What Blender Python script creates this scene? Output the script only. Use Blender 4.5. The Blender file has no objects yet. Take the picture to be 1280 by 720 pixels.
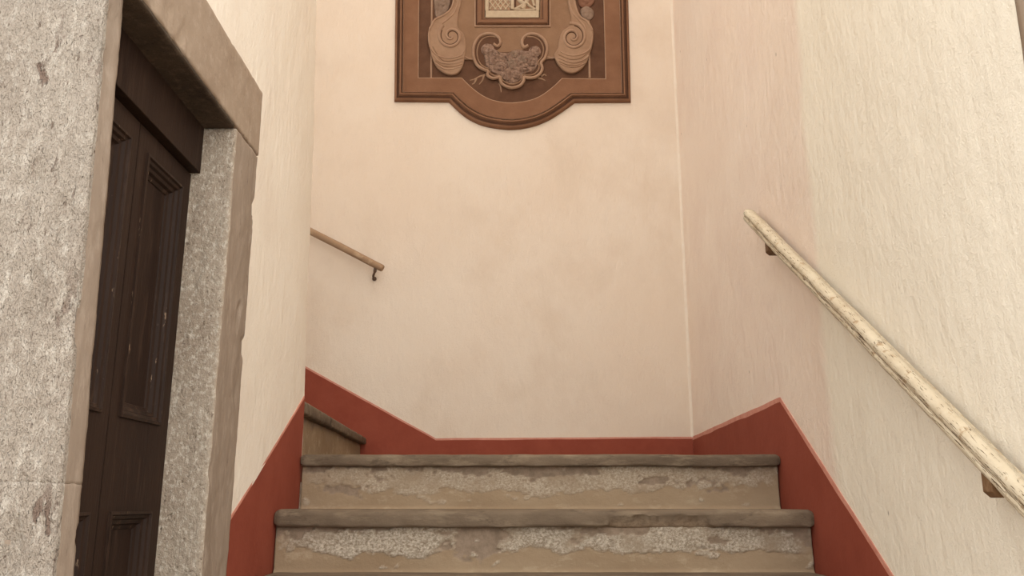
import bpy, bmesh, math, random
from mathutils import Vector, noise
random.seed(7)

# ------------------------------------------------------------------ camera, world, lights, exposure
SC = bpy.context.scene
COL = SC.collection
F_PX = 1100.0                      # focal length in pixels of a 1280 x 720 frame
PITCH = math.atan(0.2455)
cam_d = bpy.data.cameras.new('camera')
cam_d.sensor_width = 36.0
cam_d.lens = F_PX / 1280.0 * 36.0
cam_d.clip_start = 0.02
cam = bpy.data.objects.new('camera', cam_d)
COL.objects.link(cam)
cam.location = (0, 0, 0)
cam.rotation_euler = (math.pi / 2 + PITCH, 0, 0)
SC.camera = cam

world = bpy.data.worlds.new('world')
SC.world = world
world.use_nodes = True
bg = world.node_tree.nodes['Background']
bg.inputs[0].default_value = (0.98, 0.99, 1.0, 1)
bg.inputs[1].default_value = 2.45

def area(name, loc, target, sx, sy, power, color):
    d = bpy.data.lights.new(name, 'AREA')
    d.shape = 'RECTANGLE'; d.size = sx; d.size_y = sy
    d.energy = power; d.color = color
    o = bpy.data.objects.new(name, d); COL.objects.link(o)
    o.location = loc
    o.rotation_euler = (Vector(target) - Vector(loc)).to_track_quat('-Z', 'Y').to_euler()
    return o

# unseen lamps added as fill: one behind the camera at right, one above the stairs
area('front_right_fill', (1.9, -1.9, 1.5), (-0.3, 2.6, 0.1), 2.6, 2.4, 60, (1.0, 0.98, 0.95))
area('overhead_fill', (0.09, 1.9, 5.2), (0.09, 1.9001, 0.0), 1.4, 3.2, 45, (1.0, 0.99, 0.98))

SC.view_settings.view_transform = 'Standard'
SC.view_settings.look = 'None'
SC.view_settings.gamma = 1.0
SC.view_settings.use_curve_mapping = False
SC.view_settings.exposure = 0.04

# ------------------------------------------------------------------ measures (metres, eye at the origin)
CT, ST = math.cos(PITCH), math.sin(PITCH)
WY = 2.93                                  # far end of the left wall
XL, XR, YB = -0.684, 0.865, 4.25            # left wall, right wall, back wall
FLOOR, CEIL = -0.53, 5.3
Z1, Z2, Z3 = 0.155, -0.015, -0.188         # top tread = landing, second, third
D1, D2, D3 = 2.87, 2.59, 2.31              # nosing fronts
FRX = -0.666                               # face of the stone door frame
DOORX = -0.765                             # face of the door
FJ0, FJ1 = 1.975, 2.16                     # far jamb
NJ0, NJ1 = 1.338, 1.405                    # near jamb
LINT0, LINT1 = 0.886, 1.068

def ray(px, py):
    u = (px - 640) / F_PX; v = (360 - py) / F_PX
    return Vector((u, CT - v * ST, ST + v * CT))
def on_back(px, py, y=YB):
    r = ray(px, py); r *= y / r.y
    return (r.x, r.z)

# ------------------------------------------------------------------ materials
def S(r, g, b):
    def c(v):
        v /= 255.0
        return v / 12.92 if v <= 0.04045 else ((v + 0.055) / 1.055) ** 2.4
    return (c(r), c(g), c(b), 1)

class NT:
    def __init__(self, name, rough=0.8, spec=0.25):
        self.m = bpy.data.materials.new(name); self.m.use_nodes = True
        self.t = self.m.node_tree; self.n = self.t.nodes
        self.b = self.n['Principled BSDF']
        self.b.inputs['Roughness'].default_value = rough
        self.b.inputs['Specular IOR Level'].default_value = spec
        self.co = self.n.new('ShaderNodeTexCoord').outputs['Object']
    def link(self, a, b): self.t.links.new(a, b)
    def scaled(self, sc):
        mp = self.n.new('ShaderNodeMapping'); mp.inputs['Scale'].default_value = sc
        self.link(self.co, mp.inputs[0]); return mp.outputs[0]
    def noise(self, scale, detail=4, rough=0.6, vec=(1, 1, 1), lo=0.0, hi=1.0, dist=0.0):
        t = self.n.new('ShaderNodeTexNoise')
        t.inputs['Scale'].default_value = scale; t.inputs['Detail'].default_value = detail
        t.inputs['Roughness'].default_value = rough; t.inputs['Distortion'].default_value = dist
        self.link(self.scaled(vec), t.inputs['Vector'])
        return self.remap(t.outputs[0], lo, hi)
    def remap(self, s, lo, hi):
        if (lo, hi) == (0.0, 1.0): return s
        r = self.n.new('ShaderNodeMapRange'); r.clamp = True
        r.inputs[1].default_value = lo; r.inputs[2].default_value = hi
        self.link(s, r.inputs[0]); return r.outputs[0]
    def voronoi(self, scale, vec=(1, 1, 1), lo=0.0, hi=1.0):
        t = self.n.new('ShaderNodeTexVoronoi'); t.inputs['Scale'].default_value = scale
        self.link(self.scaled(vec), t.inputs['Vector'])
        return self.remap(t.outputs[0], lo, hi)
    def attr(self, name):
        a = self.n.new('ShaderNodeAttribute'); a.attribute_name = name
        return a.outputs['Fac']
    def mix(self, f, a, b):
        m = self.n.new('ShaderNodeMix'); m.data_type = 'RGBA'
        if isinstance(f, (int, float)): m.inputs[0].default_value = f
        else: self.link(f, m.inputs[0])
        for s, i in ((a, 6), (b, 7)):
            if isinstance(s, tuple): m.inputs[i].default_value = s
            else: self.link(s, m.inputs[i])
        return m.outputs[2]
    def math(self, op, a, b):
        m = self.n.new('ShaderNodeMath'); m.operation = op
        for s, i in ((a, 0), (b, 1)):
            if isinstance(s, (int, float)): m.inputs[i].default_value = s
            else: self.link(s, m.inputs[i])
        return m.outputs[0]
    def color(self, c):
        if isinstance(c, tuple): self.b.inputs['Base Color'].default_value = c
        else: self.link(c, self.b.inputs['Base Color'])
    def bump(self, *hs):
        prev = None
        for h, dist in hs:
            b = self.n.new('ShaderNodeBump'); b.inputs['Strength'].default_value = 1.0
            b.inputs['Distance'].default_value = dist
            self.link(h, b.inputs['Height'])
            if prev is not None: self.link(prev, b.inputs['Normal'])
            prev = b.outputs[0]
        self.link(prev, self.b.inputs['Normal'])

def plaster(name, c1, c2, c3, big=0.02, fine=0.0016, tint=None):
    k = NT(name, 0.9, 0.15)
    col = k.mix(k.noise(1.3, 3, 0.5, lo=0.35, hi=0.65), c1, c2)
    col = k.mix(k.noise(3.2, 5, 0.62, (1, 1, 0.75), 0.48, 0.72), col, c3)
    if tint:                       # soft shadow boundary put into the colour: near part creamier
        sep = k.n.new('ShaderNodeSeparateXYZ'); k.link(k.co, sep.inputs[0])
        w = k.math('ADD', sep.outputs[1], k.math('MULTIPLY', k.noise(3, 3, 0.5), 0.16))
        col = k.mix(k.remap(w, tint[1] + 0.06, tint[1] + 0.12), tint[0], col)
    col = k.mix(k.math('MULTIPLY', k.noise(160, 3, 0.7, lo=0.62, hi=0.75), 0.35), col, S(150, 128, 106))
    if tint:                       # a few small nicks
        nick = k.voronoi(7, (1, 1, 0.6), 0.034, 0.022)
        col = k.mix(k.math('MULTIPLY', nick, 0.6), col, S(120, 98, 80))
    k.color(col)
    k.bump((k.noise(2.2, 2, 0.5), big), (k.noise(9, 3, 0.5, (1, 1, 0.5)), fine * 4), (k.noise(30, 4, 0.55, (1, 1, 0.5)), fine * 2.2),
           (k.noise(100, 5, 0.7), fine), (k.noise(320, 3, 0.7), fine * 0.6))
    return k.m

def stone(name, c1, c2, c3, pit, grain=(1, 1, 1), amt=0.004):
    k = NT(name, 0.92, 0.2)
    col = k.mix(k.noise(6, 5, 0.65, grain, 0.35, 0.68), c1, c2)
    col = k.mix(k.noise(34, 6, 0.75, grain, 0.5, 0.72), col, c3)
    col = k.mix(k.noise(70, 5, 0.75, grain, 0.6, 0.74), col, pit)
    k.color(col)
    k.bump((k.noise(24, 6, 0.7, grain), amt), (k.noise(120, 5, 0.75, grain), amt * 0.5),
           (k.noise(420, 3, 0.7), amt * 0.14))
    return k.m

def paint(name, c, c2, sc=14, rough=0.85, b=0.0015, spec=0.15):
    k = NT(name, rough, spec)
    col = k.mix(k.noise(sc, 5, 0.65, lo=0.35, hi=0.7), c, c2)
    k.color(col); k.bump((k.noise(sc * 5, 5, 0.7), b), (k.noise(sc * 22, 3, 0.7), b * 0.3))
    return k.m

M = {}
M['back'] = plaster('plaster_back', S(222, 206, 187), S(218, 199, 178), S(213, 194, 173), 0.010, 0.0016)
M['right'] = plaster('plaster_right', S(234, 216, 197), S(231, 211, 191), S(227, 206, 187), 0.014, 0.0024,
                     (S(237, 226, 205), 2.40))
M['left'] = plaster('plaster_left', S(237, 226, 209), S(233, 221, 203), S(228, 214, 196), 0.010, 0.0016)
M['red'] = paint('red_dado_paint', S(141, 71, 53), S(132, 63, 46), 7, 0.8, 0.001)
M['red_edge'] = paint('pink_border_paint', S(204, 146, 126), S(188, 122, 102), 20, 0.85, 0.0008)
k = NT('stone_jamb', 0.92, 0.2)
g_ = (1, 1, 0.75)
col = k.mix(k.noise(5, 5, 0.65, g_, 0.35, 0.68), S(176, 161, 142), S(158, 141, 122))
col = k.mix(k.noise(85, 4, 0.75, g_, 0.50, 0.66), col, S(204, 192, 174))
col = k.mix(k.noise(95, 4, 0.75, (1, 1.1, 0.8), 0.58, 0.70), col, S(112, 96, 80))
k.color(col)
k.bump((k.noise(26, 5, 0.6, g_), 0.006), (k.noise(120, 4, 0.7, g_), 0.006), (k.noise(330, 3, 0.7), 0.0012))
M['jamb'] = k.m
M['lintel'] = stone('stone_lintel', S(160, 141, 121), S(147, 127, 107), S(170, 151, 132), S(122, 104, 86), (1, 1, 1), 0.002)
k = NT('stone_pier', 0.92, 0.2)
g_ = (1, 1, 0.42)
col = k.mix(k.noise(5, 5, 0.65, g_, 0.35, 0.68), S(170, 157, 141), S(156, 142, 126))
col = k.mix(k.noise(60, 5, 0.7, g_, 0.5, 0.66), col, S(192, 180, 164))
col = k.mix(k.noise(75, 4, 0.7, g_, 0.60, 0.68), col, S(118, 102, 88))
pitm = k.math('MULTIPLY', k.noise(24, 4, 0.6, (1, 1, 0.38), 0.61, 0.64), k.noise(4, 2, 0.5, lo=0.42, hi=0.55))
col = k.mix(pitm, col, S(122, 102, 88))
k.color(col)
k.bump((k.math('SUBTRACT', 1.0, pitm), 0.004), (k.noise(30, 4, 0.6, g_), 0.006), (k.noise(105, 4, 0.65, g_), 0.017), (k.noise(240, 3, 0.7, (1, 1, 0.6)), 0.005))
M['pier'] = k.m
M['margin'] = stone('stone_margin', S(151, 134, 117), S(135, 118, 101), S(164, 148, 131), S(106, 91, 77), (1, 1, 0.3), 0.002)
M['soffit_shade'] = stone('stone_soffit', S(84, 71, 58), S(66, 55, 46), S(104, 90, 75), S(44, 37, 31), (1, 1, 1), 0.003)  # soffit tone with the shade under the lintel painted in, and stains
M['floor'] = stone('stone_floor', S(150, 130, 108), S(130, 112, 92), S(160, 142, 120), S(100, 84, 68))
M['wood'] = None
def wood(name, c1, c2, c3, grain, rough=0.55, wear=None):
    k = NT(name, rough, 0.07)
    col = k.mix(k.noise(9, 5, 0.6, grain, 0.3, 0.7), c1, c2)
    col = k.mix(k.noise(40, 4, 0.7, grain, 0.55, 0.7), col, c3)
    if wear: col = k.mix(k.noise(55, 5, 0.75, wear[1], wear[2], wear[2] + 0.05), col, wear[0])
    k.color(col); k.bump((k.noise(26, 5, 0.7, grain), 0.0012), (k.noise(160, 4, 0.7, grain), 0.0005))
    return k.m
M['door'] = wood('door_wood', S(52, 38, 30), S(43, 31, 25), S(60, 45, 36), (1, 1, 0.12))
M['moulding'] = wood('door_moulding', S(54, 40, 32), S(42, 31, 25), S(66, 50, 40), (1, 1, 0.15), 0.5,
                     (S(136, 112, 90), (1, 1, 0.2), 0.62))
M['bracket'] = wood('bracket_wood', S(128, 98, 70), S(104, 77, 54), S(150, 120, 90), (1, 1, 0.4), 0.6)
M['iron'] = paint('bracket_iron', S(88, 66, 52), S(110, 84, 64), 40, 0.6, 0.001, 0.3)
M['railwood'] = wood('rail_wood', S(166, 137, 108), S(146, 116, 90), S(178, 150, 120), (0.3, 1, 0.3), 0.55)
# cream paint with brown chips along the rail
k = NT('rail_paint', 0.7, 0.15)
ax = (1.0, 0.10, 0.10)
a = k.attr('along'); r_ = k.attr('around')
cmb = k.n.new('ShaderNodeCombineXYZ'); k.link(a, cmb.inputs[0]); k.link(r_, cmb.inputs[1])
def rail_noise(sx, sy, lo, hi, det=4):
    mp = k.n.new('ShaderNodeMapping'); mp.inputs['Scale'].default_value = (sx, sy, 1)
    k.link(cmb.outputs[0], mp.inputs[0])
    t = k.n.new('ShaderNodeTexNoise'); t.inputs['Scale'].default_value = 1; t.inputs['Detail'].default_value = det
    t.inputs['Roughness'].default_value = 0.65
    k.link(mp.outputs[0], t.inputs['Vector']); return k.remap(t.outputs[0], lo, hi)
col = k.mix(rail_noise(9, 6, 0.4, 0.7), S(206, 191, 164), S(188, 170, 142))
col = k.mix(rail_noise(30, 40, 0.57, 0.66), col, S(172, 146, 114))
chip = rail_noise(30, 340, 0.615, 0.635, 3)
col = k.mix(chip, col, S(92, 68, 46))
chip2 = k.math('MULTIPLY', rail_noise(13, 420, 0.555, 0.58, 3), k.attr('groove'))
col = k.mix(chip2, col, S(90, 66, 45))
k.color(col); k.bump((k.math('SUBTRACT', 1.0, chip), 0.0012), (rail_noise(60, 120, 0, 1), 0.0012))
M['rail'] = k.m
# treads
k = NT('tread_stone', 0.8, 0.25)
col = k.mix(k.noise(5, 5, 0.65, (0.5, 1, 1), 0.35, 0.65), S(116, 99, 80), S(92, 77, 61))
col = k.mix(k.noise(30, 5, 0.7, (0.25, 1, 1), 0.5, 0.72), col, S(134, 117, 95))
col = k.mix(k.noise(18, 5, 0.7, (0.4, 1, 1), 0.56, 0.70), col, S(70, 57, 44))
col = k.mix(k.attr('patch'), col, k.mix(k.noise(60, 4, 0.7, lo=0.4, hi=0.65), S(152, 132, 108), S(122, 103, 83)))
k.color(col); k.bump((k.noise(30, 5, 0.7, (0.35, 1, 1)), 0.003), (k.noise(150, 4, 0.7), 0.0012))
M['tread'] = k.m
# risers: limewash that has crumbled away in the upper part, smooth mortar below
k = NT('riser_plaster', 0.92, 0.15)
smooth = k.mix(k.noise(6, 5, 0.65, (0.5, 1, 1), 0.35, 0.68), S(158, 136, 109), S(140, 117, 91))
smooth = k.mix(k.noise(22, 5, 0.7, (0.5, 1, 1), 0.55, 0.72), smooth, S(174, 154, 127))
old = k.mix(k.noise(30, 5, 0.7, lo=0.35, hi=0.65), S(150, 130, 110), S(124, 106, 88))
cr = k.mix(k.noise(170, 5, 0.8, (0.8, 1, 1), 0.38, 0.62), S(220, 206, 184), S(142, 123, 101))
cr = k.mix(k.noise(11, 4, 0.6, lo=0.48, hi=0.70), cr, S(166, 146, 122))
col = k.mix(k.attr('old'), smooth, old)
col = k.mix(k.attr('flake'), col, cr)
k.color(col)
k.bump((k.math('MULTIPLY', k.noise(190, 5, 0.8), k.attr('flake')), 0.005), (k.noise(40, 5, 0.7), 0.0025), (k.noise(260, 3, 0.7), 0.0006))
M['riser'] = k.m
# cartouche browns
M['c_dark'] = paint('cartouche_dark', S(96, 67, 49), S(84, 57, 41), 12, 0.85)
M['c_mid'] = paint('cartouche_mid', S(128, 92, 68), S(117, 82, 59), 10, 0.85)
M['c_field'] = paint('cartouche_field', S(138, 107, 82), S(126, 95, 71), 9, 0.85)
M['c_light'] = paint('cartouche_light', S(160, 129, 104), S(144, 112, 88), 16, 0.85)
M['c_vol'] = paint('cartouche_volute', S(152, 121, 96), S(137, 106, 82), 12, 0.85)
M['c_groove'] = paint('cartouche_groove', S(88, 60, 43), S(76, 50, 36), 20, 0.85)
M['c_flower'] = paint('cartouche_flowers', S(158, 128, 108), S(92, 67, 53), 60, 0.85, 0.003)
M['c_grey'] = paint('cartouche_grey', S(140, 116, 98), S(110, 88, 72), 26, 0.85, 0.002)
M['c_red'] = paint('cartouche_red', S(128, 90, 70), S(108, 73, 56), 26, 0.85, 0.002)
M['tablet'] = paint('tablet_stone', S(184, 163, 136), S(170, 149, 122), 30, 0.85, 0.001)
M['bead'] = paint('corner_bead_lime', S(224, 209, 190), S(219, 202, 181), 30, 0.9, 0.001)

# ------------------------------------------------------------------ mesh helpers
def mesh_obj(name, verts, faces, mat, parent=None, smooth=False, attrs=None, mats=None, fmat=None, label=None):
    me = bpy.data.meshes.new(name)
    off = Vector(parent_base(parent)) if parent else Vector((0, 0, 0))
    me.from_pydata([tuple(Vector(v) - off) for v in verts], [], faces)
    for mm in (mats or [mat]): me.materials.append(mm)
    if fmat: me.polygons.foreach_set('material_index', fmat)
    bm = bmesh.new(); bm.from_mesh(me)
    bmesh.ops.recalc_face_normals(bm, faces=bm.faces)
    bm.to_mesh(me); bm.free()
    if smooth:
        me.polygons.foreach_set('use_smooth', [True] * len(me.polygons))
    if attrs:
        for an, vals in attrs.items():
            at = me.attributes.new(an, 'FLOAT', 'POINT'); at.data.foreach_set('value', vals)
    o = bpy.data.objects.new(name, me); COL.objects.link(o)
    if parent: o.parent = parent
    if label: o['label'] = label
    return o
def parent_base(p):
    v = Vector((0, 0, 0))
    while p is not None:
        v += p.location; p = p.parent
    return v
def thing(name, loc, label, cat, kind=None, group=None):
    o = bpy.data.objects.new(name, None); COL.objects.link(o); o.location = loc
    o.empty_display_size = 0.1
    return tag(o, label, cat, kind, group)
def tag(o, label, cat, kind=None, group=None):
    o['label'] = label; o['category'] = cat
    if kind: o['kind'] = kind
    if group: o['group'] = group
    return o
def smooth_by_angle(o, deg=35):
    me = o.data
    me.polygons.foreach_set('use_smooth', [True] * len(me.polygons))
    me.set_sharp_from_angle(angle=math.radians(deg))
    return o
def add_bevel(o, w, seg=2):
    b = o.modifiers.new('bevel', 'BEVEL'); b.width = w; b.segments = seg; b.limit_method = 'ANGLE'
    return o

class MB:
    def __init__(self): self.v = []; self.f = []; self.m = []
    def add(self, vs, fs, mi=0):
        n = len(self.v); self.v += [tuple(v) for v in vs]
        self.f += [tuple(i + n for i in f) for f in fs]; self.m += [mi] * len(fs)
    def box(self, a, b, mi=0):
        (x0, y0, z0), (x1, y1, z1) = a, b
        vs = [(x0, y0, z0), (x1, y0, z0), (x1, y1, z0), (x0, y1, z0), (x0, y0, z1), (x1, y0, z1), (x1, y1, z1), (x0, y1, z1)]
        self.add(vs, [(0, 3, 2, 1), (4, 5, 6, 7), (0, 1, 5, 4), (1, 2, 6, 5), (2, 3, 7, 6), (3, 0, 4, 7)], mi)
    def prism(self, poly, axis, a, b, mi=0):
        """poly: 2-D outline in the two other axes, extruded from a to b along axis"""
        n = len(poly)
        def P(p, t):
            return {'x': (t, p[0], p[1]), 'y': (p[0], t, p[1]), 'z': (p[0], p[1], t)}[axis]
        vs = [P(p, a) for p in poly] + [P(p, b) for p in poly]
        fs = [tuple(range(n)), tuple(range(2 * n - 1, n - 1, -1))]
        fs += [(i, (i + 1) % n, (i + 1) % n + n, i + n) for i in range(n)]
        self.add(vs, fs, mi)
    def build(self, name, mat, parent=None, mats=None, smooth=False, label=None):
        return mesh_obj(name, self.v, self.f, mat, parent, smooth, None, mats, self.m if mats else None, label)

def rounded_block(lo, hi, step, r, amp, shear=None, freq=(18, 18, 8), pits=0.0, seed=0, only=None):
    """dense block with softened edges and a hewn, displaced surface -> verts, faces"""
    lo, hi = Vector(lo), Vector(hi); sz = hi - lo
    n = [max(1, int(round(sz[i] / step[i]))) for i in range(3)]
    idx = {}; vs = []; fs = []
    def vid(i, j, k):
        key = (i, j, k)
        if key not in idx:
            idx[key] = len(vs)
            vs.append(Vector((lo[0] + sz[0] * i / n[0], lo[1] + sz[1] * j / n[1], lo[2] + sz[2] * k / n[2])))
        return idx[key]
    for ax in range(3):
        u, w = (ax + 1) % 3, (ax + 2) % 3
        for side in (0, n[ax]):
            for a in range(n[u]):
                for b in range(n[w]):
                    q = []
                    for da, db in ((0, 0), (1, 0), (1, 1), (0, 1)):
                        c = [0, 0, 0]; c[ax] = side; c[u] = a + da; c[w] = b + db
                        q.append(vid(*c))
                    fs.append(tuple(q))
    out = []
    for p in vs:
        inn = Vector([min(max(p[i], lo[i] + r), hi[i] - r) for i in range(3)])
        d = p - inn
        if d.length > 1e-9:
            nn = d.normalized(); p2 = inn + nn * r
        else: nn = Vector((0, 0, 0)); p2 = p
        q = Vector((p.x * freq[0] + seed, p.y * freq[1], p.z * freq[2]))
        h = noise.noise(q * 0.35) * 0.6 + noise.noise(q) * 0.5 + noise.noise(q * 2.7) * 0.3
        e = 0.0
        if pits:
            pv = noise.noise(Vector((p.x * 34 + seed, p.y * 34, p.z * 13))) * noise.noise(Vector((p.x * 7, p.y * 7 + 5, p.z * 4 + seed)))
            e = -pits * max(0.0, min(1.0, (pv - 0.10) / 0.10))
        p2 = p2 + nn * (amp * h + e)
        if shear: p2 = shear(p2)
        out.append(p2)
    return out, fs

def catmull(pts, per=8, closed=False):
    P = [Vector(p) for p in pts]; n = len(P); out = []
    rng = range(n if closed else n - 1)
    for i in rng:
        if closed: a, b, c, d = P[(i - 1) % n], P[i], P[(i + 1) % n], P[(i + 2) % n]
        else: a, b, c, d = P[max(i - 1, 0)], P[i], P[i + 1], P[min(i + 2, n - 1)]
        for k in range(per):
            t = k / per
            out.append(0.5 * ((2 * b) + (c - a) * t + (2 * a - 5 * b + 4 * c - d) * t * t + (3 * b - a - 3 * c + d) * t ** 3))
    if not closed: out.append(P[-1])
    return out

# ------------------------------------------------------------------ the room shell
def lean(x, y, z):                           # the left wall leans back a little towards the landing
    t = min(max((y - FJ1) / 0.7, 0), 1)
    return x - 0.0235 * max(z - 0.30, 0) * t

m = MB()
rc = 0.025
out = [(XL, FJ1 - 0.01), (XL, 2.4), (XL, 2.6), (XL, WY - rc)]
out += [(XL - rc + rc * math.cos(a), WY - rc + rc * math.sin(a)) for a in [math.radians(15 * i) for i in range(1, 6)]]
out += [(XL - rc, WY), (-1.2, WY), (-3.0, WY), (-3.0, 2.6), (-1.25, 2.6), (-1.25, FJ1 - 0.01)]
zs = [FLOOR + (CEIL - FLOOR) * i / 40 for i in range(41)]
vs = []; fs = []; n = len(out)
for z in zs:
    for (x, y) in out:
        w = 0.004 * noise.noise(Vector((y * 2.3, z * 1.7, 3.1))) + 0.0025 * noise.noise(Vector((y * 6, z * 5, 8.1)))
        inner = x < -0.9
        vs.append((x if inner else lean(x, y, z) + w, y + (0 if inner else w * (1 if y > 2.8 else 0)), z))
for i in range(len(zs) - 1):
    for j in range(n):
        fs.append((i * n + j, i * n + (j + 1) % n, (i + 1) * n + (j + 1) % n, (i + 1) * n + j))
fs.append(tuple(range(n))); fs.append(tuple(range((len(zs) - 1) * n, len(zs) * n)))
m.add(vs, fs)
m.box((-1.25, NJ0 + 0.012, LINT1 - 0.01), (XL, FJ1 - 0.01, CEIL))        # wall above the lintel
m.box((-1.25, NJ0 + 0.012, FLOOR), (-0.86, FJ1 - 0.012, LINT1 - 0.012))    # wall behind the door
wl = m.build('wall_left', M['left'])
smooth_by_angle(wl, 30)
tag(wl, 'cream plaster wall left of the stairs, holding the doorway', 'wall', 'structure')

m = MB(); m.box((XR, 1.345, FLOOR), (XR + 0.25, YB + 0.25, CEIL))
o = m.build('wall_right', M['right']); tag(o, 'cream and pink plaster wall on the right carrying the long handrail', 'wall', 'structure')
m = MB(); m.box((-3.0, YB, FLOOR), (XR, YB + 0.25, CEIL))
o = m.build('wall_back', M['back']); tag(o, 'pale pinkish plaster wall behind the landing, under the cartouche', 'wall', 'structure')
m = MB(); m.box((-3.2, -0.6, CEIL), (XR + 0.25, YB + 0.25, CEIL + 0.15))
# ceiling only over the stair hall; the court in front of it is open to the sky
m.v = [(x, max(y, 1.3), z) for x, y, z in m.v]
o = m.build('ceiling', M['back']); tag(o, 'plain plaster ceiling over the stairwell, above the view', 'ceiling', 'structure')
m = MB(); m.box((-3.2, -4.0, FLOOR - 0.15), (3.2, YB + 0.25, FLOOR))
o = m.build('floor', M['floor']); tag(o, 'grey stone floor at the foot of the stairs', 'floor', 'structure')

# soft plaster fillet in the corner between the back and right walls
m = MB()
poly = [(XR + 0.001, YB + 0.001), (XR + 0.001, YB - 0.014), (XR - 0.003, YB - 0.008), (XR - 0.006, YB - 0.004), (XR - 0.012, YB + 0.001)]
m.prism(poly, 'z', 0.31, CEIL)
o = m.build('trim_1', M['bead']); tag(o, 'thin pale bead of plaster down the corner of the back and right walls', 'corner bead', 'structure')

# red dado bands with their pale borders
def band(name, poly_fn, top, bottom, edge, label):
    """top: list of (s, z) along the upper edge; band goes down to bottom"""
    t = thing(name, poly_fn(top[0][0], bottom, 0), label, 'dado', 'structure')
    pts = []
    for i in range(len(top) - 1):
        (s0, z0), (s1, z1) = top[i], top[i + 1]
        k = max(1, int(math.hypot(s1 - s0, z1 - z0) / 0.03))
        pts += [(s0 + (s1 - s0) * j / k, z0 + (z1 - z0) * j / k) for j in range(k)]
    pts.append(top[-1])
    pts = [(s, z + 0.0020 * noise.noise(Vector((s * 6, z * 6, 1.7))) + 0.0006 * noise.noise(Vector((s * 31, z * 31, 4.7)))) for s, z in pts]
    def strip(pp, qq, th, nm, mat):
        vs = []; fs = []
        for (s, z), (s2, z2) in zip(pp, qq):
            vs += [poly_fn(s, z, th), poly_fn(s2, z2, th), poly_fn(s, z, -0.004), poly_fn(s2, z2, -0.004)]
        for i in range(len(pp) - 1):
            a, b = 4 * i, 4 * i + 4
            fs += [(a, b, b + 1, a + 1), (a + 2, a + 3, b + 3, b + 2), (a, a + 2, b + 2, b), (a + 1, b + 1, b + 3, a + 3)]
        e = 4 * (len(pp) - 1)
        fs += [(0, 1, 3, 2), (e, e + 2, e + 3, e + 1)]
        mesh_obj(nm, vs, fs, mat, t)
    ed = [(s, z - edge * (1 + 0.3 * noise.noise(Vector((s * 5, z * 5, 9.0))))) for s, z in pts]
    strip(pts, ed, 0.0022, 'painted_border', M['red_edge'])
    strip(ed, [(s, bottom) for s, z in ed], 0.003, 'painted_band', M['red'])
    return t
band('baseboard_left', lambda s, z, h: (lean(XL, s, z) + h, s, z), [(FJ1 + 0.002, -0.052), (WY - 0.03, 0.345)], FLOOR, 0.009,
     'red painted dado climbing the left wall beside the stone door frame')
band('baseboard_right', lambda s, z, h: (XR - h, s, z), [(1.36, -0.634 + 0.12), (2.09, -0.158), (2.838, 0.334), (YB - 0.004, 0.314)], FLOOR, 0.017,
     'red painted dado peaking beside the top step on the right wall')
band('baseboard_back', lambda s, z, h: (s, YB - h, z), [(-2.6, 1.525), (-1.012, 0.655), (-0.363, 0.304), (XR - 0.003, 0.313)], 0.10, 0.009,
     'red painted dado low on the back wall, rising to the left')

# ------------------------------------------------------------------ stone door frame
fr = thing('trim_2', (FRX, 1.75, FLOOR), 'weathered grey stone frame around the dark wooden door', 'door frame', 'structure')
def jshear(p):
    return Vector((p.x - 0.028 * (p.z - 0.36), p.y, p.z))
X_IN = -1.25
def pier(v, f, mats=None, y0=NJ0, **kw):
    # hewn front, smoother dressed margin on the flank
    fm = []
    for q in f:
        n_ = (v[q[1]] - v[q[0]]).cross(v[q[2]] - v[q[0]])
        c_ = (v[q[0]] + v[q[2]]) * 0.5
        fm.append(1 if c_.y > y0 + 0.006 and abs(n_.x) > abs(n_.y) else 0)
    mesh_obj('jamb_block', v, f, None, fr, True, mats=mats or [M['pier'], M['margin']], fmat=fm, **kw)
v, f = rounded_block((X_IN, NJ0, 0.0285), (FRX - 0.012, NJ1, LINT0), (0.0055, 0.009, 0.006), 0.004, 0.0026, jshear, (48, 48, 20), 0.006, 3.0)
pier(v, f, label='tall pale upper block of the near jamb, pitted tooling')
v, f = rounded_block((X_IN, NJ0, FLOOR), (FRX - 0.012, NJ1, 0.0325), (0.0055, 0.009, 0.006), 0.004, 0.0028, jshear, (48, 48, 20), 0.009, 11.0)
pier(v, f, label='pale lower block of the near jamb, heavily pitted')
v, f = rounded_block((-0.86, FJ0, FLOOR), (FRX, FJ1, LINT0 - 0.002), (0.007, 0.007, 0.007), 0.004, 0.0026, None, (44, 44, 26), 0.006, 21.0)
pier(v, f, mats=[M['jamb'], M['margin']], y0=FJ0, label='speckled grey far jamb beside the white wall')
v, f = rounded_block((-0.86, NJ0, LINT0 + 0.001), (FRX + 0.001, FJ1 + 0.003, LINT1), (0.007, 0.008, 0.007), 0.0045, 0.0016, None, (24, 24, 20), 0.003, 31.0)
mesh_obj('lintel_block', v, f, M['lintel'], fr, True, label='smooth brown-grey lintel stone with a stained underside darkened for shade')
# dark skin under the lintel: stains, plus shade put into its colour
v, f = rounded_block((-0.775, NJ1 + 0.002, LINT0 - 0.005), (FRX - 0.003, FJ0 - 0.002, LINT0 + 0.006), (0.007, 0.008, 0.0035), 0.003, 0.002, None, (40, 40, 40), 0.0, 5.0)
mesh_obj('soffit_shade_skin', v, f, M['soffit_shade'], fr, True)

# stone jamb at the right edge of the view
t = thing('trim_3', (XR, 1.2, FLOOR), 'sliver of brown stone door frame at the upper right edge', 'door frame', 'structure')
v, f = rounded_block((XR - 0.004, 1.10, FLOOR), (XR + 0.25, 1.352, CEIL), (0.05, 0.02, 0.03), 0.006, 0.002, None, (24, 24, 10), 0.0, 41.0)
mesh_obj('jamb_block', v, f, M['lintel'], t, True)

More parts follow.
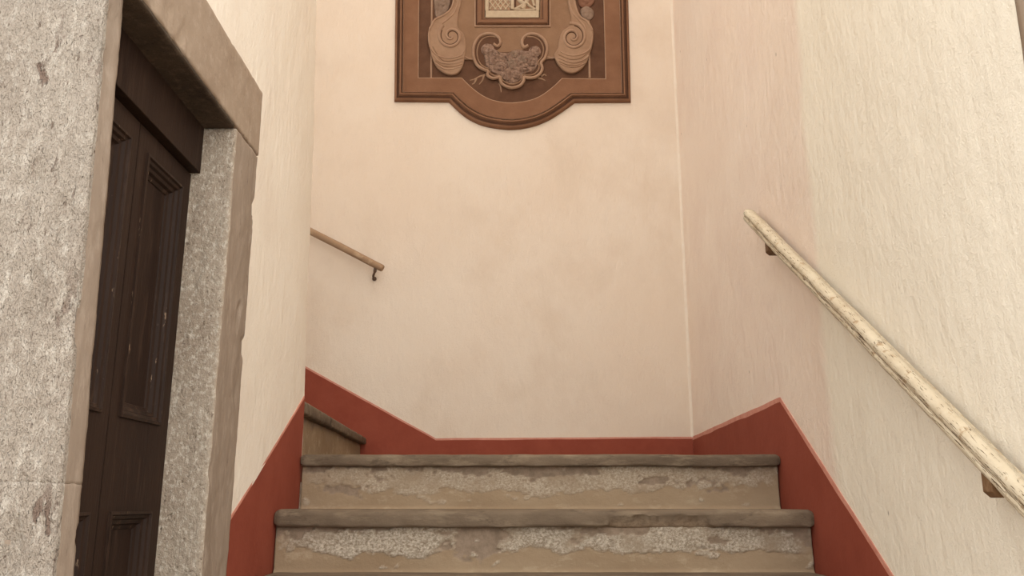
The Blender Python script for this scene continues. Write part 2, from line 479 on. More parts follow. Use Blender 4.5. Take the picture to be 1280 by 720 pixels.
# ------------------------------------------------------------------ door
dr = thing('door_1', (DOORX, 1.68, FLOOR), 'dark brown panelled double door recessed in the stone frame', 'door', 'structure')
TB = 0.762                                              # underside of the transom board
LEAF_MID = 1.680
def moulding_frame(y0, y1, z0, z1, parent):
    """picture-frame moulding stepping down from the face into the panel"""
    prof = [(0.0, 0.000), (0.0, 0.005), (0.006, 0.006), (0.008, 0.001), (0.014, -0.001), (0.017, -0.007), (0.024, -0.009), (0.027, -0.016), (0.034, -0.019), (0.036, -0.024)]
    vs = []; fs = []
    for (o_, h) in prof:
        for (y, z) in ((y0 + o_, z0 + o_), (y1 - o_, z0 + o_), (y1 - o_, z1 - o_), (y0 + o_, z1 - o_)):
            vs.append((DOORX + h, y, z))
    for i in range(len(prof) - 1):
        for j in range(4):
            a = 4 * i + j; b = 4 * i + (j + 1) % 4
            fs.append((a, b, b + 4, a + 4))
    return mesh_obj('panel_moulding', vs, fs, M['moulding'], parent)
def leaf(y0, y1, py0, py1):
    zb = FLOOR + 0.02
    rows = [(zb + 0.12, -0.014), (0.165, TB - 0.048)]
    m = MB(); xb = DOORX - 0.045
    m.box((xb, y0, zb), (DOORX, py0, TB)); m.box((xb, py1, zb), (DOORX, y1, TB))      # stiles
    zz = [zb, rows[0][0], rows[0][1], rows[1][0], rows[1][1], TB]
    for i in (0, 2, 4): m.box((xb, py0, zz[i]), (DOORX, py1, zz[i + 1]))               # rails
    lo = m.build('door_leaf', M['door'], dr)
    for z0, z1 in rows:
        mm = MB(); mm.box((xb + 0.004, py0 - 0.002, z0 - 0.002), (DOORX - 0.022, py1 + 0.002, z1 + 0.002))
        mm.build('panel', M['door'], lo)
        moulding_frame(py0, py1, z0, z1, lo)
    return lo
leaf(LEAF_MID + 0.0025, FJ0 - 0.002, 1.722, 1.922)
leaf(NJ1 - 0.02, LEAF_MID - 0.0025, 1.430, 1.640)
m = MB(); m.box((DOORX - 0.045, NJ1 - 0.02, TB + 0.004), (DOORX + 0.022, FJ0 - 0.002, LINT0 + 0.001))
add_bevel(m.build('transom_board', M['door'], dr), 0.002)
m = MB(); m.box((DOORX - 0.05, NJ1 - 0.02, FLOOR), (DOORX + 0.03, FJ0 - 0.002, FLOOR + 0.018))
m.build('threshold', M['floor'], dr)

# ------------------------------------------------------------------ staircases
def tread_mesh(name, parent, a, b, along, z, th, depth, patch=None, seed=0.0, nseg=220, taper=None, tilt=0.0):
    """nosed slab. along 'x': runs a..b in x, front edge at y = depth[0], back at depth[1];
       along 'y': runs in y, front edge at x = depth[0] (facing +x), back at depth[1]"""
    prof = []                                             # (inward, down) around the nosing
    r = th * 0.34
    prof.append((abs(depth[1] - depth[0]), 0.0)); prof.append((0.16, 0.0)); prof.append((0.08, 0.0)); prof.append((0.04, 0.0))
    for i in range(7):
        ang = math.radians(90 - 15 * i); prof.append((r - r * math.cos(ang), r - r * math.sin(ang)))
    for i in range(1, 7):
        ang = math.radians(15 * i); prof.append((r * 0.7 - r * 0.7 * math.cos(ang), th - r * 0.7 + r * 0.7 * math.sin(ang)))
    prof.append((0.07, th)); prof.append((abs(depth[1] - depth[0]), th))
    sg = 1 if depth[1] > depth[0] else -1
    vs = []; fs = []; pa = []
    np_ = len(prof)
    for i in range(nseg + 1):
        t = i / nseg; s = a + (b - a) * t
        tt = th if taper is None else taper[0] + (taper[1] - taper[0]) * t
        ends = min(i, nseg - i); er = 0.006 * max(0, 2 - ends) ** 1.5 / 2.8
        for j, (inn, dn) in enumerate(prof):
            w = 0.0030 * noise.noise(Vector((s * 3.1, seed, j * 0.1))) + 0.0022 * noise.noise(Vector((s * 14, seed + 3, j * 0.25))) + 0.0014 * noise.noise(Vector((s * 45, seed + 7, j * 0.5)))
            wz = 0.0020 * noise.noise(Vector((s * 4.0, seed + 13, 0))) + 0.0012 * noise.noise(Vector((s * 19, seed + 17, 0)))
            d = inn; zz = z + tilt * (0.5 - t) - dn * tt / th
            front = 1.0 if inn < 0.05 else 0.0
            pv = 0.0
            if patch and front and dn > 0:
                pv = patch(s, dn / th)
                d += 0.020 * pv
                pv = min(1, pv)
            d += (w + er) * front
            if j not in (0, np_ - 1): zz += wz * (1 if dn < th * 0.6 else 1.3) - er * (1 if dn < th / 2 else -1)
            dd = depth[0] + sg * d
            vs.append((s, dd, zz) if along == 'x' else (dd, s, zz)); pa.append(pv)
    for i in range(nseg):
        for j in range(np_):
            k2 = (j + 1) % np_
            fs.append((i * np_ + j, i * np_ + k2, (i + 1) * np_ + k2, (i + 1) * np_ + j))
    fs.append(tuple(range(np_))); fs.append(tuple(range(nseg * np_, (nseg + 1) * np_)))
    o = mesh_obj(name, vs, fs, M['tread'], parent, False, {'patch': pa})
    return smooth_by_angle(o, 50)

def riser_mesh(name, parent, a, b, along, at, z0, z1, seed, level, inner, step=0.0045, cove=0.012, strength=1.0):
    nx = max(2, int((b - a) / step)); nz = max(2, int((z1 - z0) / step))
    sg = 1 if inner > at else -1
    vs = []; fs = []; fl = []; ol = []
    for i in range(nx + 1):
        s = a + (b - a) * i / nx
        for k in range(nz + 1):
            z = z0 + (z1 - z0) * k / nz; h = (z - z0) / (z1 - z0)
            p = Vector((s, z * 1.6, seed))
            edge = level + 0.20 * noise.noise(p * 3.2) + 0.16 * noise.noise(p * 9) + 0.10 * noise.noise(p * 25) + 0.06 * noise.noise(p * 60)
            f1 = max(0, min(1, (h - edge) / 0.05))
            hole = noise.noise(Vector((s * 5.3, z * 12, seed + 20))) + 0.5 * noise.noise(Vector((s * 17, z * 34, seed + 23))) + 0.3 * noise.noise(Vector((s * 50, z * 80, seed + 25)))
            o1 = max(0, min(1, (hole + 0.55 * (h - 0.80) * 2 - 0.08) / 0.10))
            endf = min(1, (s - a) / 0.05, (b - s) / 0.05)
            f1 *= (1 - o1) * max(0, min(1, endf + 0.3 * noise.noise(p * 30))) * strength
            o1 = max(o1 * (1 if h > edge - 0.15 else 0.25), 0)
            sc_ = noise.noise(Vector((s * 10, z * 24, seed + 40))) + 0.5 * noise.noise(Vector((s * 34, z * 62, seed + 44)))
            f1 = max(f1, strength * 0.75 * max(0, min(1, (sc_ - 0.46) / 0.06)) * (1 if 0.12 < h else 0))
            rough = f1 * (0.0022 * noise.noise(p * 90) + 0.0015 * noise.noise(p * 170))
            d = 0.0016 * f1 + rough - 0.002 * o1 + 0.004 * noise.noise(Vector((s * 2.4, z * 3, seed + 5))) + 0.0012 * noise.noise(Vector((s * 13, z * 18, seed + 8)))
            if h < 0.12: d += cove * ((0.12 - h) / 0.12) ** 2
            dd = at - sg * d
            vs.append((s, dd, z) if along == 'x' else (dd, s, z)); fl.append(f1); ol.append(o1)
    for i in range(nx):
        for k in range(nz):
            q = i * (nz + 1) + k
            fs.append((q, q + nz + 1, q + nz + 2, q + 1))
    n0 = len(vs)
    cor = [(a, z0), (b, z0), (b, z1), (a, z1)]
    for s, z in cor:
        vs.append((s, inner, z) if along == 'x' else (inner, s, z)); fl.append(0); ol.append(0)
    fs.append((n0, n0 + 1, n0 + 2, n0 + 3))
    low = [i * (nz + 1) for i in range(nx + 1)]; top = [i * (nz + 1) + nz for i in range(nx + 1)]
    fs.append(tuple(low + [n0 + 1, n0])); fs.append(tuple(top + [n0 + 2, n0 + 3]))
    fs.append(tuple(list(range(nz + 1)) + [n0 + 3, n0])); fs.append(tuple([nx * (nz + 1) + k for k in range(nz + 1)] + [n0 + 2, n0 + 1]))
    return mesh_obj(name, vs, fs, M['riser'], parent, True, {'flake': fl, 'old': ol})

st = thing('staircase', (0.09, D3, FLOOR), 'worn stone stairs with flaking plaster risers climbing to the landing', 'stairs')
L, R = XL + 0.0055, XR - 0.004
OV = 0.030
def broken(s, h):                                          # the broken nosing right of centre on the second step
    e = max(0.0, 1 - abs((s - 0.415) / 0.155)) ** 0.6
    lim = 0.26 - 0.12 * math.sin((s - 0.3) * 38) + 0.14 * noise.noise(Vector((s * 20, 1.1, 0)))
    return max(0.0, min(1.0, (h - lim - (1 - e) * 0.6) / 0.12)) if e > 0 else 0.0
tread_mesh('tread', st, L, R, 'x', Z1, 0.038, (D1, YB - 0.004), None, 1.0)
riser_mesh('riser', st, L + 0.001, R - 0.003, 'x', D1 + OV, Z2 - 0.006, Z1 - 0.036, 2.0, 0.46, D1 + 0.2, strength=0.62)
tread_mesh('tread', st, L, R + 0.001, 'x', Z2, 0.050, (D2, D1 + 0.15), broken, 5.0)
riser_mesh('riser', st, L + 0.001, R - 0.002, 'x', D2 + OV, Z3 - 0.006, Z2 - 0.047, 7.0, 0.46, D2 + 0.2)
tread_mesh('tread', st, L, R + 0.001, 'x', Z3, 0.046, (D3, D2 + 0.15), None, 9.0)
riser_mesh('riser', st, L + 0.001, R - 0.002, 'x', D3 + OV, -0.365, Z3 - 0.044, 12.0, 0.46, D3 + 0.2, 0.012)
tread_mesh('tread', st, L, R + 0.001, 'x', -0.36, 0.046, (2.035, D3 + 0.15), None, 14.0, 120)
riser_mesh('riser', st, L + 0.001, R - 0.002, 'x', 2.065, FLOOR, -0.404, 17.0, 0.46, 2.3, 0.012)

st2 = thing('staircase', (-1.2, 3.55, Z1), 'stone steps turning up to the left behind the left wall', 'stairs')
for i in range(4):
    z = Z1 + 0.168 * (i + 1); x = -0.692 - 0.31 * i
    tread_mesh('tread', st2, WY + 0.007, YB - 0.006, 'y', z, 0.042, (x, x - 0.45), None, 30.0 + i, 120, (0.046, 0.034), 0.032)
    riser_mesh('riser', st2, WY + 0.009, YB - 0.02, 'y', x - 0.028, z - 0.168 - (0.018 if i else -0.002), z - 0.020, 40.0 + i, 0.9, x - 0.2, 0.008, 0.006, 0.25)

# ------------------------------------------------------------------ handrails
def rail_mesh(parent, name, A, B, prof, mat, nseg, groove_j=(), roundA=True, roundB=False, wob=0.0015):
    A, B = Vector(A), Vector(B); d = (B - A); Ln = d.length; d.normalize()
    side = d.cross(Vector((0, 0, 1))).normalized(); up = side.cross(d).normalized()
    vs = []; fs = []; al = []; ar = []; gr = []; n = len(prof)
    stations = [0, 0.002, 0.006, 0.012] + [0.02 + (Ln - 0.04) * i / nseg for i in range(nseg + 1)] + [Ln - 0.012, Ln - 0.006, Ln - 0.002, Ln]
    shr = {0: 0.70, 1: 0.86, 2: 0.95, 3: 0.99}
    per = 0.0; cum = [0.0]
    for j in range(1, n): per += math.hypot(prof[j][0] - prof[j - 1][0], prof[j][1] - prof[j - 1][1]); cum.append(per)
    for i, s in enumerate(stations):
        sc = 1.0
        if roundA and i in shr: sc = shr[i]
        if roundB and (len(stations) - 1 - i) in shr: sc = shr[len(stations) - 1 - i]
        w1 = wob * noise.noise(Vector((s * 4, 2.2, 0))); w2 = wob * noise.noise(Vector((s * 4, 7.7, 0)))
        for j, (a_, b_) in enumerate(prof):
            k_ = 1 + 0.035 * noise.noise(Vector((s * 22, j * 0.6, 3)))
            vs.append(A + d * s + side * (a_ * sc * k_ + w1) + up * (b_ * sc * k_ + w2))
            al.append(s); ar.append(cum[j]); gr.append(1.0 if j in groove_j else 0.0)
    for i in range(len(stations) - 1):
        for j in range(n):
            fs.append((i * n + j, i * n + (j + 1) % n, (i + 1) * n + (j + 1) % n, (i + 1) * n + j))
    fs.append(tuple(range(n))); e = (len(stations) - 1) * n; fs.append(tuple(range(e, e + n)))
    return smooth_by_angle(mesh_obj(name, vs, fs, mat, parent, False, {'along': al, 'around': ar, 'groove': gr}), 60)

RX = 0.828
hr = thing('handrail', (XR, 1.9, 0.3), 'long cream handrail with chipped paint on the right wall', 'handrail')
def rz(y): return 0.0262 + 0.660 * (y - 1.481)
# rounded top, a groove on each flank, a narrower bead below
right_half = [(0.000, 0.0215), (0.008, 0.0208), (0.014, 0.0185), (0.0180, 0.014), (0.0195, 0.008), (0.0192, 0.0025), (0.0175, -0.0005),
              (0.0150, -0.0018), (0.0150, -0.0038), (0.0172, -0.0050), (0.0186, -0.0085), (0.0184, -0.0135), (0.0155, -0.0185), (0.009, -0.0212), (0.0, -0.022)]
prof = right_half + [(-a_, b_) for a_, b_ in right_half[-2:0:-1]]
gj = set(j for j, (a_, b_) in enumerate(prof) if -0.010 < b_ < 0.009)
rail_mesh(hr, 'rail', (RX, 2.935, rz(2.935)), (RX, 0.95, rz(0.95)), prof, M['rail'], 150, gj, True, True)
def wood_bracket(y):
    z = rz(y) - 0.020
    m = MB()
    zb = rz(y) - 0.058
    poly = [(XR + 0.01, z), (XR + 0.01, zb + 0.004), (XR - 0.01, zb), (RX - 0.004, zb), (RX - 0.015, zb + 0.010), (RX - 0.015, z + 0.012), (RX + 0.010, z + 0.012)]
    m.prism(poly, 'y', y - 0.015, y + 0.015)
    add_bevel(m.build('bracket', M['bracket'], hr, label='small brown wooden block under the rail'), 0.002, 2)
wood_bracket(2.70); wood_bracket(1.545)

hl = thing('handrail', (-0.8, YB, 1.1), 'short brown wooden handrail end on the back wall at left', 'handrail')
p0 = ray(479, 336); p0 *= 4.175 / p0.y
p1 = ray(387, 288.5); p1 *= 4.175 / p1.y
dd = (p1 - p0); p1 = p0 + dd * 3.6
circ = [(0.0165 * math.sin(math.radians(24 * i)), 0.0175 * math.cos(math.radians(24 * i))) for i in range(15)]
rail_mesh(hl, 'rail', p0, p1, circ, M['railwood'], 60, (), True, True, 0.002)
def iron_bracket(c):
    m = MB()
    path = catmull([(c.x, c.y, c.z - 0.008), (c.x - 0.004, c.y + 0.004, c.z - 0.032), (c.x - 0.012, c.y + 0.018, c.z - 0.047), (c.x - 0.016, c.y + 0.045, c.z - 0.052), (c.x - 0.016, c.y + 0.085, c.z - 0.052)], 4)
    n = 8; vs = []; fs = []
    for i, p in enumerate(path):
        dv = (path[min(i + 1, len(path) - 1)] - path[max(i - 1, 0)]).normalized()
        a = dv.cross(Vector((1, 0, 0))).normalized(); b = dv.cross(a)
        rr = 0.0085 if i < 5 else 0.006
        for j in range(n): vs.append(p + a * rr * math.cos(2 * math.pi * j / n) + b * rr * math.sin(2 * math.pi * j / n))
    for i in range(len(path) - 1):
        for j in range(n): fs.append((i * n + j, i * n + (j + 1) % n, (i + 1) * n + (j + 1) % n, (i + 1) * n + j))
    fs.append(tuple(range(n))); fs.append(tuple(range((len(path) - 1) * n, len(path) * n)))
    br = mesh_obj('bracket', vs, fs, M['iron'], hl, True, label='dark bent iron bracket')
    m = MB(); q = path[-1]
    poly = [(q.x + 0.011 * math.cos(2 * math.pi * i / 16), q.z + 0.011 * math.sin(2 * math.pi * i / 16)) for i in range(16)]
    m.prism(poly, 'y', YB - 0.006, YB + 0.004)
    m.build('wall_plate', M['iron'], br)
iron_bracket(p0 + dd * 0.10)
iron_bracket(p0 + dd * 2.6)

# ------------------------------------------------------------------ cartouche on the back wall
ca = thing('wall_cartouche', (0.0, YB, 1.9), 'brown baroque cartouche with scrolls and a small pale relief tablet', 'wall decoration')
def cp(X, Y): return on_back(480 + X / 4.0, Y / 4.0)       # 4 x enlarged photograph coordinates -> wall plane (x, z)
TOPY = -520
def side_path(pts_arc, l, b, r, br):
    arc = [Vector((p[0], p[1], 0)) for p in pts_arc]
    c = [(v.x, v.y) for v in catmull(arc, 6)]
    return [(l[0], TOPY)] + [l] + c + [r] + [(r[0] - 4, TOPY)]
arc_o = [(325, 514), (400, 583), (470, 622), (540, 641), (640, 651), (740, 636), (820, 605), (890, 562), (953, 517)]
arc_i = [(390, 393), (440, 442), (500, 485), (560, 508), (640, 517), (730, 504), (790, 478), (845, 437), (888, 396)]
OUT = [(64, TOPY), (53, 511)] + [(v.x, v.y) for v in catmull([(p[0], p[1], 0) for p in arc_o], 6)] + [(1233, 515), (1206, TOPY)]
INN = [(180, TOPY), (174, 393)] + [(v.x, v.y) for v in catmull([(p[0], p[1], 0) for p in arc_i], 6)] + [(1106, 398), (1084, TOPY)]
def ring(t): return [(o_[0] + (i_[0] - o_[0]) * t, o_[1] + (i_[1] - o_[1]) * t) for o_, i_ in zip(OUT, INN)]
def band_profile(name, prof, mats):
    """prof: list of (t, height, material of the strip that follows)"""
    m = MB(); rows = []
    for t, h, mi in prof:
        rows.append([(x, YB - h, z) for x, z in (cp(*p) for p in ring(t))])
    n = len(rows[0]); vs = [v for r in rows for v in r]; fs = []; mi = []
    for i in range(len(rows) - 1):
        for j in range(n):
            fs.append((i * n + j, i * n + (j + 1) % n, (i + 1) * n + (j + 1) % n, (i + 1) * n + j)) if j < n - 1 else None
            if j < n - 1: mi.append(prof[i][2])
    # close the back
    b0 = len(vs); vs += [(v[0], YB + 0.002, v[2]) for v in rows[0]]; b1 = len(vs); vs += [(v[0], YB + 0.002, v[2]) for v in rows[-1]]
    last = (len(rows) - 1) * n
    for j in range(n - 1):
        fs.append((j, j + 1, b0 + j + 1, b0 + j)); mi.append(prof[0][2])
        fs.append((last + j, last + j + 1, b1 + j + 1, b1 + j)); mi.append(prof[-2][2])
    return mesh_obj(name, vs, fs, None, ca, False, None, mats, mi)
B3 = [M['c_mid'], M['c_groove'], M['c_light']]
band_profile('outer_moulding', [(0.0, 0.010, 0), (0.04, 0.020, 0), (0.10, 0.024, 1), (0.13, 0.016, 1), (0.20, 0.018, 0), (0.24, 0.028, 0), (0.29, 0.026, 1), (0.31, 0.017, 1), (0.335, 0.017, 2), (0.35, 0.022, 2), (0.365, 0.014, 2)], B3)
band_profile('flat_frame', [(0.365, 0.013, 0), (0.97, 0.013, 2), (1.0, 0.011, 2)], B3)
m = MB(); m.prism([cp(*p) for p in ring(0.99)], 'y', YB - 0.006, YB + 0.003)
m.build('field', M['c_dark'], ca)
# top rail that closes the frame above the view
m = MB(); a, b = cp(64, TOPY - 40), cp(1206, TOPY)
m.box((a[0], YB - 0.024, b[1] - 0.02), (b[0], YB, a[1])); m.build('top_rail', M['c_mid'], ca)
def plate(name, pts, h0, h1, mat, parent=ca, smooth_curve=True, per=5, bev=0.004):
    c = [(v.x, v.y) for v in catmull([(p[0], p[1], 0) for p in pts], per, True)] if smooth_curve else pts
    m = MB(); m.prism([cp(*p) for p in c], 'y', YB - h1, YB - h0)
    o = m.build(name, mat, parent)
    if bev: add_bevel(o, bev, 2)
    return o
def bead(name, pts, w, h, base, mat, parent=ca, per=8, taper=(1, 1), lay=None):
    """half-round ridge laid along a path on the wall; w in enlarged pixels"""
    c = catmull([(p[0], p[1], 0) for p in pts], per); n = 7; vs = []; fs = []
    for i, p in enumerate(c):
        d = (c[min(i + 1, len(c) - 1)] - c[max(i - 1, 0)]).normalized(); nv = Vector((-d.y, d.x, 0))
        t = i / (len(c) - 1)
        s = taper[0] + (taper[1] - taper[0]) * t
        for j in range(n):
            a = math.pi * j / (n - 1)
            q = p + nv * (w / 2 * s * math.cos(a)); x, z = cp(q.x, q.y)
            vs.append((x, YB - base - h * s * math.sin(a), z))
    for i in range(len(c) - 1):
        for j in range(n):
            fs.append((i * n + j, i * n + (j + 1) % n, (i + 1) * n + (j + 1) % n, (i + 1) * n + j))
    fs.append(tuple(range(n))); fs.append(tuple(range((len(c) - 1) * n, len(c) * n)))
    o = mesh_obj(name, vs, fs, mat, parent)
    return smooth_by_angle(o, 60)
def flip(pts): return [(1272 - x + 0.0, y) for x, y in pts]

# thin pilaster lines at both sides of the field
bead('pale_fillet', [(240, TOPY), (240, 0), (236, 392)], 9, 0.004, 0.006, M['c_light'], per=3)
bead('pale_fillet', [(1018, TOPY), (1020, 0), (1028, 392)], 11, 0.004, 0.006, M['c_light'], per=3)
# shield body between the two volutes
plate('shield', [(352, TOPY), (352, 0), (350, 60), (300, 110), (300, 220), (330, 300), (440, 306), (520, 330), (640, 350), (760, 330), (800, 303), (850, 300), (960, 260), (1000, 160), (980, 110), (930, 60), (915, 0), (915, TOPY)],
      0.005, 0.014, M['c_field'], smooth_curve=False, bev=0.002)
# volutes
VL = [(350, -60), (352, 0), (340, 52), (305, 84), (256, 106), (230, 145), (221, 190), (229, 245), (243, 300), (265, 345), (300, 374), (340, 384), (372, 374), (393, 345), (402, 310), (410, 265), (410, 220), (398, 178), (372, 148), (372, 90), (384, 40), (388, 0), (388, -60)]
VR = [(905, -60), (915, 0), (922, 50), (935, 100), (925, 140), (890, 165), (875, 205), (868, 250), (850, 285), (862, 320), (885, 352), (915, 372), (950, 374), (985, 355), (1010, 325), (1025, 285), (1040, 240), (1046, 195), (1040, 150), (1012, 118), (975, 95), (958, 50), (952, 0), (948, -60)]
v1 = plate('volute', VL, 0.006, 0.026, M['c_vol'], per=4, bev=0.006)
v2 = plate('volute', VR, 0.006, 0.026, M['c_vol'], per=4, bev=0.006)
def spiral(cx, cy, r0, r1, a0, turns, sgn, sx=1.0, sy=1.0, n=26):
    return [(cx + sx * (r0 + (r1 - r0) * i / n) * math.cos(a0 + sgn * 2 * math.pi * turns * i / n), cy + sy * (r0 + (r1 - r0) * i / n) * math.sin(a0 + sgn * 2 * math.pi * turns * i / n)) for i in range(n + 1)]
bead('scroll_ridge', spiral(338, 192, 8, 66, 0.6, 1.55, 1, 1.0, 1.0), 17, 0.009, 0.025, M['c_light'], v1, 3, (0.7, 1.0))
bead('scroll_groove', spiral(338, 192, 6, 54, 1.5, 1.35, 1, 1.0, 1.0), 5, 0.004, 0.025, M['c_groove'], v1, 3)
bead('scroll_ridge', spiral(942, 198, 8, 70, 2.6, 1.7, -1, 1.0, 1.0), 17, 0.009, 0.025, M['c_light'], v2, 3, (0.7, 1.0))
bead('scroll_groove', spiral(942, 198, 6, 58, 1.7, 1.5, -1, 1.0, 1.0), 5, 0.004, 0.025, M['c_groove'], v2, 3)
for q in ([(232, 150), (226, 200), (236, 255), (275, 292), (330, 302), (385, 290), (404, 262)], [(250, 290), (282, 322), (330, 330), (396, 318)], [(262, 330), (300, 354), (345, 356), (386, 344)]):
    bead('drapery_fold', q, 9, 0.006, 0.025, M['c_light'], v1, 5, (1, 0.6))
for q in ([(246, 245), (290, 310), (340, 316), (398, 300)], [(258, 315), (300, 342), (350, 344), (392, 332)]):
    bead('drapery_crease', q, 5, 0.003, 0.0255, M['c_field'], v1, 5)
for q in ([(1040, 190), (1030, 250), (990, 282), (930, 290), (880, 270)], [(1022, 290), (985, 318), (930, 324), (868, 300)], [(1005, 325), (965, 345), (920, 345), (880, 330)]):
    bead('drapery_fold', q, 9, 0.006, 0.025, M['c_light'], v2, 5, (1, 0.6))
for q in ([(1030, 262), (985, 300), (930, 308), (872, 285)], [(1010, 312), (975, 335), (925, 338), (872, 318)]):
    bead('drapery_crease', q, 5, 0.003, 0.0255, M['c_field'], v2, 5)
# S-shaped bands running up from the volutes
bead('scroll_band', [(345, -300), (356, -60), (352, 5), (338, 55), (302, 88), (256, 112), (232, 160)], 12, 0.007, 0.024, M['c_light'], v1, 6)
bead('scroll_band', [(372, -300), (380, -60), (374, 10), (356, 70), (318, 110), (285, 140), (276, 190), (292, 232)], 10, 0.006, 0.024, M['c_light'], v1, 6)
bead('scroll_band', [(944, -300), (940, -60), (948, 5), (960, 60), (980, 98), (1016, 122), (1040, 165)], 12, 0.007, 0.024, M['c_light'], v2, 6)
bead('scroll_band', [(915, -300), (914, -60), (922, 10), (938, 70), (972, 112), (1000, 145), (1006, 190)], 10, 0.006, 0.024, M['c_light'], v2, 6)
# flowers and drapery tucked behind the bands
def lump(name, pts, base, h, mat, parent=ca, fq=0.06, seed=0.0, per=4):
    c = [(v.x, v.y) for v in catmull([(p[0], p[1], 0) for p in pts], per, True)]
    cx = sum(p[0] for p in c) / len(c); cy = sum(p[1] for p in c) / len(c)
    rings = 14; vs = []; fs = []; n = len(c)
    for k in range(rings + 1):
        t = 1 - k / rings * 0.97
        for (x, y) in c:
            X, Y = cx + (x - cx) * t, cy + (y - cy) * t
            dome = (1 - t ** 4) ** 0.5
            nz = noise.noise(Vector((X * fq, Y * fq, seed))) * 0.7 + noise.noise(Vector((X * fq * 2.2, Y * fq * 2.2, seed + 4))) * 0.4
            xx, zz = cp(X, Y)
            vs.append((xx, YB - base - h * dome * (0.6 + 0.7 * nz), zz))
    for k in range(rings):
        for j in range(n): fs.append((k * n + j, k * n + (j + 1) % n, (k + 1) * n + (j + 1) % n, (k + 1) * n + j))
    fs.append(tuple(range(rings * n, (rings + 1) * n))); fs.append(tuple(range(n)))
    return mesh_obj(name, vs, fs, mat, parent, True)
lump('foliage', [(252, -40), (300, -50), (330, -20), (328, 40), (300, 78), (262, 92), (252, 40)], 0.006, 0.016, M['c_grey'], seed=1.0)
lump('foliage', [(962, -60), (1015, -70), (1056, -30), (1050, 20), (1015, 48), (980, 40), (964, 0)], 0.006, 0.016, M['c_red'], seed=2.0)
lump('rosette', [(982, 50), (1010, 36), (1040, 48), (1050, 74), (1038, 100), (1010, 108), (986, 88)], 0.006, 0.020, M['c_grey'], seed=3.0, fq=0.03)
# central shell: scrolled rim filled with flowers
shell = plate('shell', [(452, 250), (480, 200), (530, 182), (575, 205), (585, 240), (560, 262), (600, 268), (660, 262), (700, 250), (690, 215), (720, 186), (765, 184), (805, 220), (812, 285), (790, 320), (788, 365), (755, 392), (712, 404), (685, 436), (635, 448), (588, 428), (562, 402), (525, 388), (508, 362), (470, 338), (450, 290)],
              0.006, 0.018, M['c_dark'], per=4, bev=0.003)
RIM = [(548, 228), (566, 240), (582, 226), (576, 200), (550, 182), (515, 178), (475, 195), (452, 235), (448, 285), (466, 333), (500, 356), (520, 364), (519, 386), (545, 400), (568, 396), (580, 394), (588, 424), (615, 442), (645, 447), (680, 436), (698, 412), (700, 394), (722, 398), (756, 394), (782, 374), (791, 348), (784, 322), (805, 296), (815, 250), (800, 208), (765, 183), (725, 180), (697, 198), (690, 226), (702, 244), (720, 236)]
bead('shell_rim', RIM, 15, 0.010, 0.017, M['c_light'], shell, 6, (1, 1))
cxr, cyr = 632, 310
bead('shell_rim', [(cxr + (x - cxr) * 0.90, cyr + (y - cyr) * 0.88 - 2) for x, y in RIM[4:-4]], 7, 0.006, 0.017, M['c_vol'], shell, 6)
lump('flower_cluster', [(500, 300), (512, 345), (540, 372), (580, 388), (610, 420), (650, 428), (684, 408), (700, 380), (750, 366), (772, 330), (770, 290), (740, 268), (700, 262), (670, 256), (620, 272), (575, 268), (540, 250), (505, 265)], 0.017, 0.022, M['c_flower'], shell, 0.075, 6.0)
lump('flower', [(722, 262), (740, 242), (768, 242), (784, 262), (780, 288), (754, 300), (730, 290)], 0.018, 0.022, M['c_flower'], shell, 0.05, 7.0)
lump('flower', [(486, 248), (508, 228), (540, 232), (552, 256), (536, 282), (504, 286), (488, 270)], 0.018, 0.018, M['c_flower'], shell, 0.05, 8.0)
for i, (x, y, r_) in enumerate([(545, 320, 22), (590, 345, 24), (640, 330, 26), (690, 310, 24), (735, 325, 20), (660, 385, 22), (615, 395, 20), (560, 290, 18), (650, 285, 20), (705, 350, 20)]):
    lump('blossom', [(x + r_ * math.cos(a) * (1 + 0.15 * math.cos(5 * a + i)), y + r_ * math.sin(a) * (1 + 0.15 * math.cos(5 * a + i))) for a in [2 * math.pi * j / 10 for j in range(10)]],
         0.026, 0.012, M['c_grey'] if i in (3, 8, 2) else M['c_flower'], shell, 0.12, 11.0 + i, 2)
# leaf sprigs under the shell
for q in ([(506, 378), (480, 385), (455, 398), (430, 405)], [(500, 380), (492, 405), (476, 425)], [(462, 396), (452, 418), (440, 424)], [(578, 418), (584, 440), (586, 464)], [(770, 392), (790, 398), (806, 405)], [(785, 385), (800, 376), (812, 382)]):
    bead('leaf', q, 11, 0.005, 0.006, M['c_vol'], shell, 5, (1, 0.35))
# ribbon from shell to volutes
bead('ribbon', [(404, 290), (425, 300), (452, 300)], 10, 0.006, 0.012, M['c_light'], shell, 5)
bead('ribbon', [(812, 290), (835, 296), (862, 292)], 10, 0.006, 0.012, M['c_light'], shell, 5)

# frame around the relief tablet, mitred mouldings
def rect_band(name, prof, mats, parent):
    """prof: (left, right, bottom, height, mat) in enlarged px; open at the top, above the view"""
    vs = []; fs = []; mi = []; n = 4
    for l, r, b, h, mt in prof:
        for X, Y in ((l, TOPY + 120), (l, b), (r, b), (r, TOPY + 120)):
            x, z = cp(X, Y); vs.append((x, YB - h, z))
    for i in range(len(prof) - 1):
        for j in range(3):
            fs.append((i * n + j, i * n + j + 1, (i + 1) * n + j + 1, (i + 1) * n + j)); mi.append(prof[i][4])
    return mesh_obj(name, vs, fs, None, parent, False, None, mats, mi)
fr2 = rect_band('tablet_frame', [(453, 832, 143, 0.010, 2), (453, 832, 143, 0.020, 2), (459, 826, 137, 0.021, 1), (465, 820, 132, 0.017, 0), (470, 816, 127, 0.030, 0), (484, 800, 116, 0.030, 0), (490, 795, 110, 0.025, 1), (494, 790, 106, 0.024, 0), (502, 783, 99, 0.016, 0), (503, 782, 98, 0.010, 0)], B3, ca)
TX0, TX1 = 503, 780
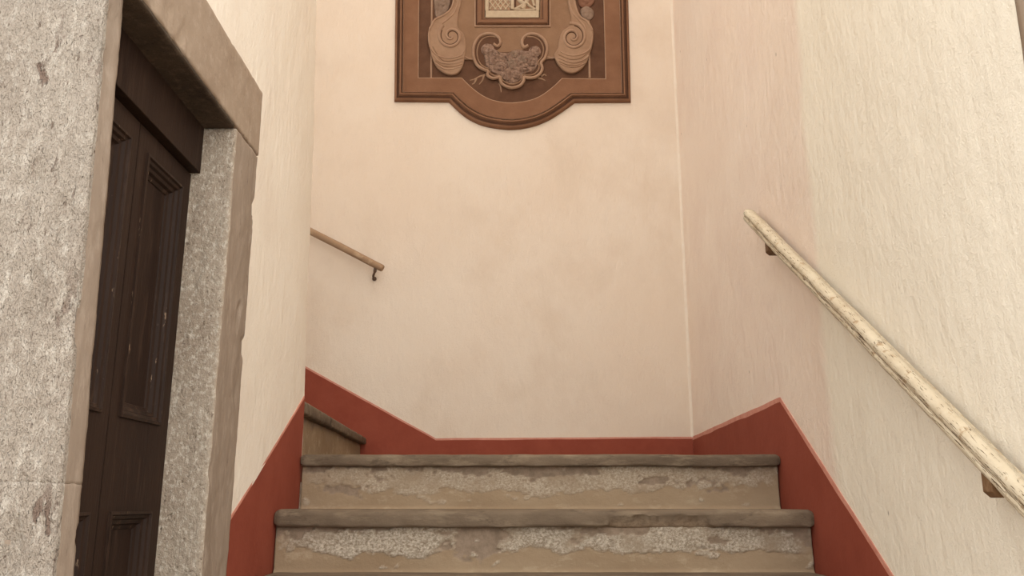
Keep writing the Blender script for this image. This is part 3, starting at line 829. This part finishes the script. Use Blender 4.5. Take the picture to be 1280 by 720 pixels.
tb = plate('relief_tablet', [(TX0, -400), (TX0, 92), (512, 100), (640, 103), (768, 100), (TX1, 94), (TX1, -400)], 0.006, 0.014, M['tablet'], smooth_curve=False, bev=0.002)
tb['label'] = 'small pale carved stone tablet inside the cartouche'
def tbox(name, X0, Y0, X1, Y1, h0, h1, mat='tablet', bev=0.002):
    return plate(name, [(X0, Y1), (X1, Y1), (X1, Y0), (X0, Y0)], h0, h1, M[mat], tb, False, bev=bev)
tbox('ledge', 508, 63, 774, 98, 0.013, 0.022)
tbox('tablet_border', 506, -380, 524, 62, 0.013, 0.020)
tbox('tablet_border', 758, -380, 776, 62, 0.013, 0.020)
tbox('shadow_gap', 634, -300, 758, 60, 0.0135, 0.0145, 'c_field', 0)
tbox('dark_slot', 651, -80, 661, 44, 0.014, 0.0155, 'c_groove', 0)
tbox('post', 634, -300, 650, 58, 0.014, 0.026)
# diagonal lattice
for i in range(-4, 9):
    for sg in (1, -1):
        # clip a diagonal line to the lattice window 526..632 x -120..58
        x0, x1, y0, y1 = 527, 631, -120, 57
        c0 = 527 + i * 26 + (13 if sg < 0 else 0)
        P = []
        for k in range(0, 181):
            Y = y0 + (y1 - y0) * k / 180; X = c0 + sg * (Y - y1) * 0.8 + (60 if sg > 0 else -40)
            if x0 <= X <= x1: P.append((X, Y))
        if len(P) > 12: bead('lattice_bar', [P[0], P[len(P) // 2], P[-1]], 7, 0.006, 0.0135, M['tablet'], tb, 2)
tbox('lattice_ground', 526, -200, 633, 58, 0.0132, 0.0142, 'c_light', 0)
# foot of the carved group: sloping drapery and stick-like folds
for q, w in (([(668, -60), (672, 0), (700, 30), (690, 52)], 22), ([(655, 55), (690, 36), (716, 16), (728, -30)], 15), ([(712, 20), (730, 40), (756, 56)], 13), ([(650, 56), (700, 58), (752, 58)], 10), ([(738, -60), (742, 0), (752, 40)], 14), ([(712, -60), (714, -10), (708, 25)], 16)):
    bead('carved_fold', q, w, 0.010, 0.0145, M['tablet'], tb, 5)
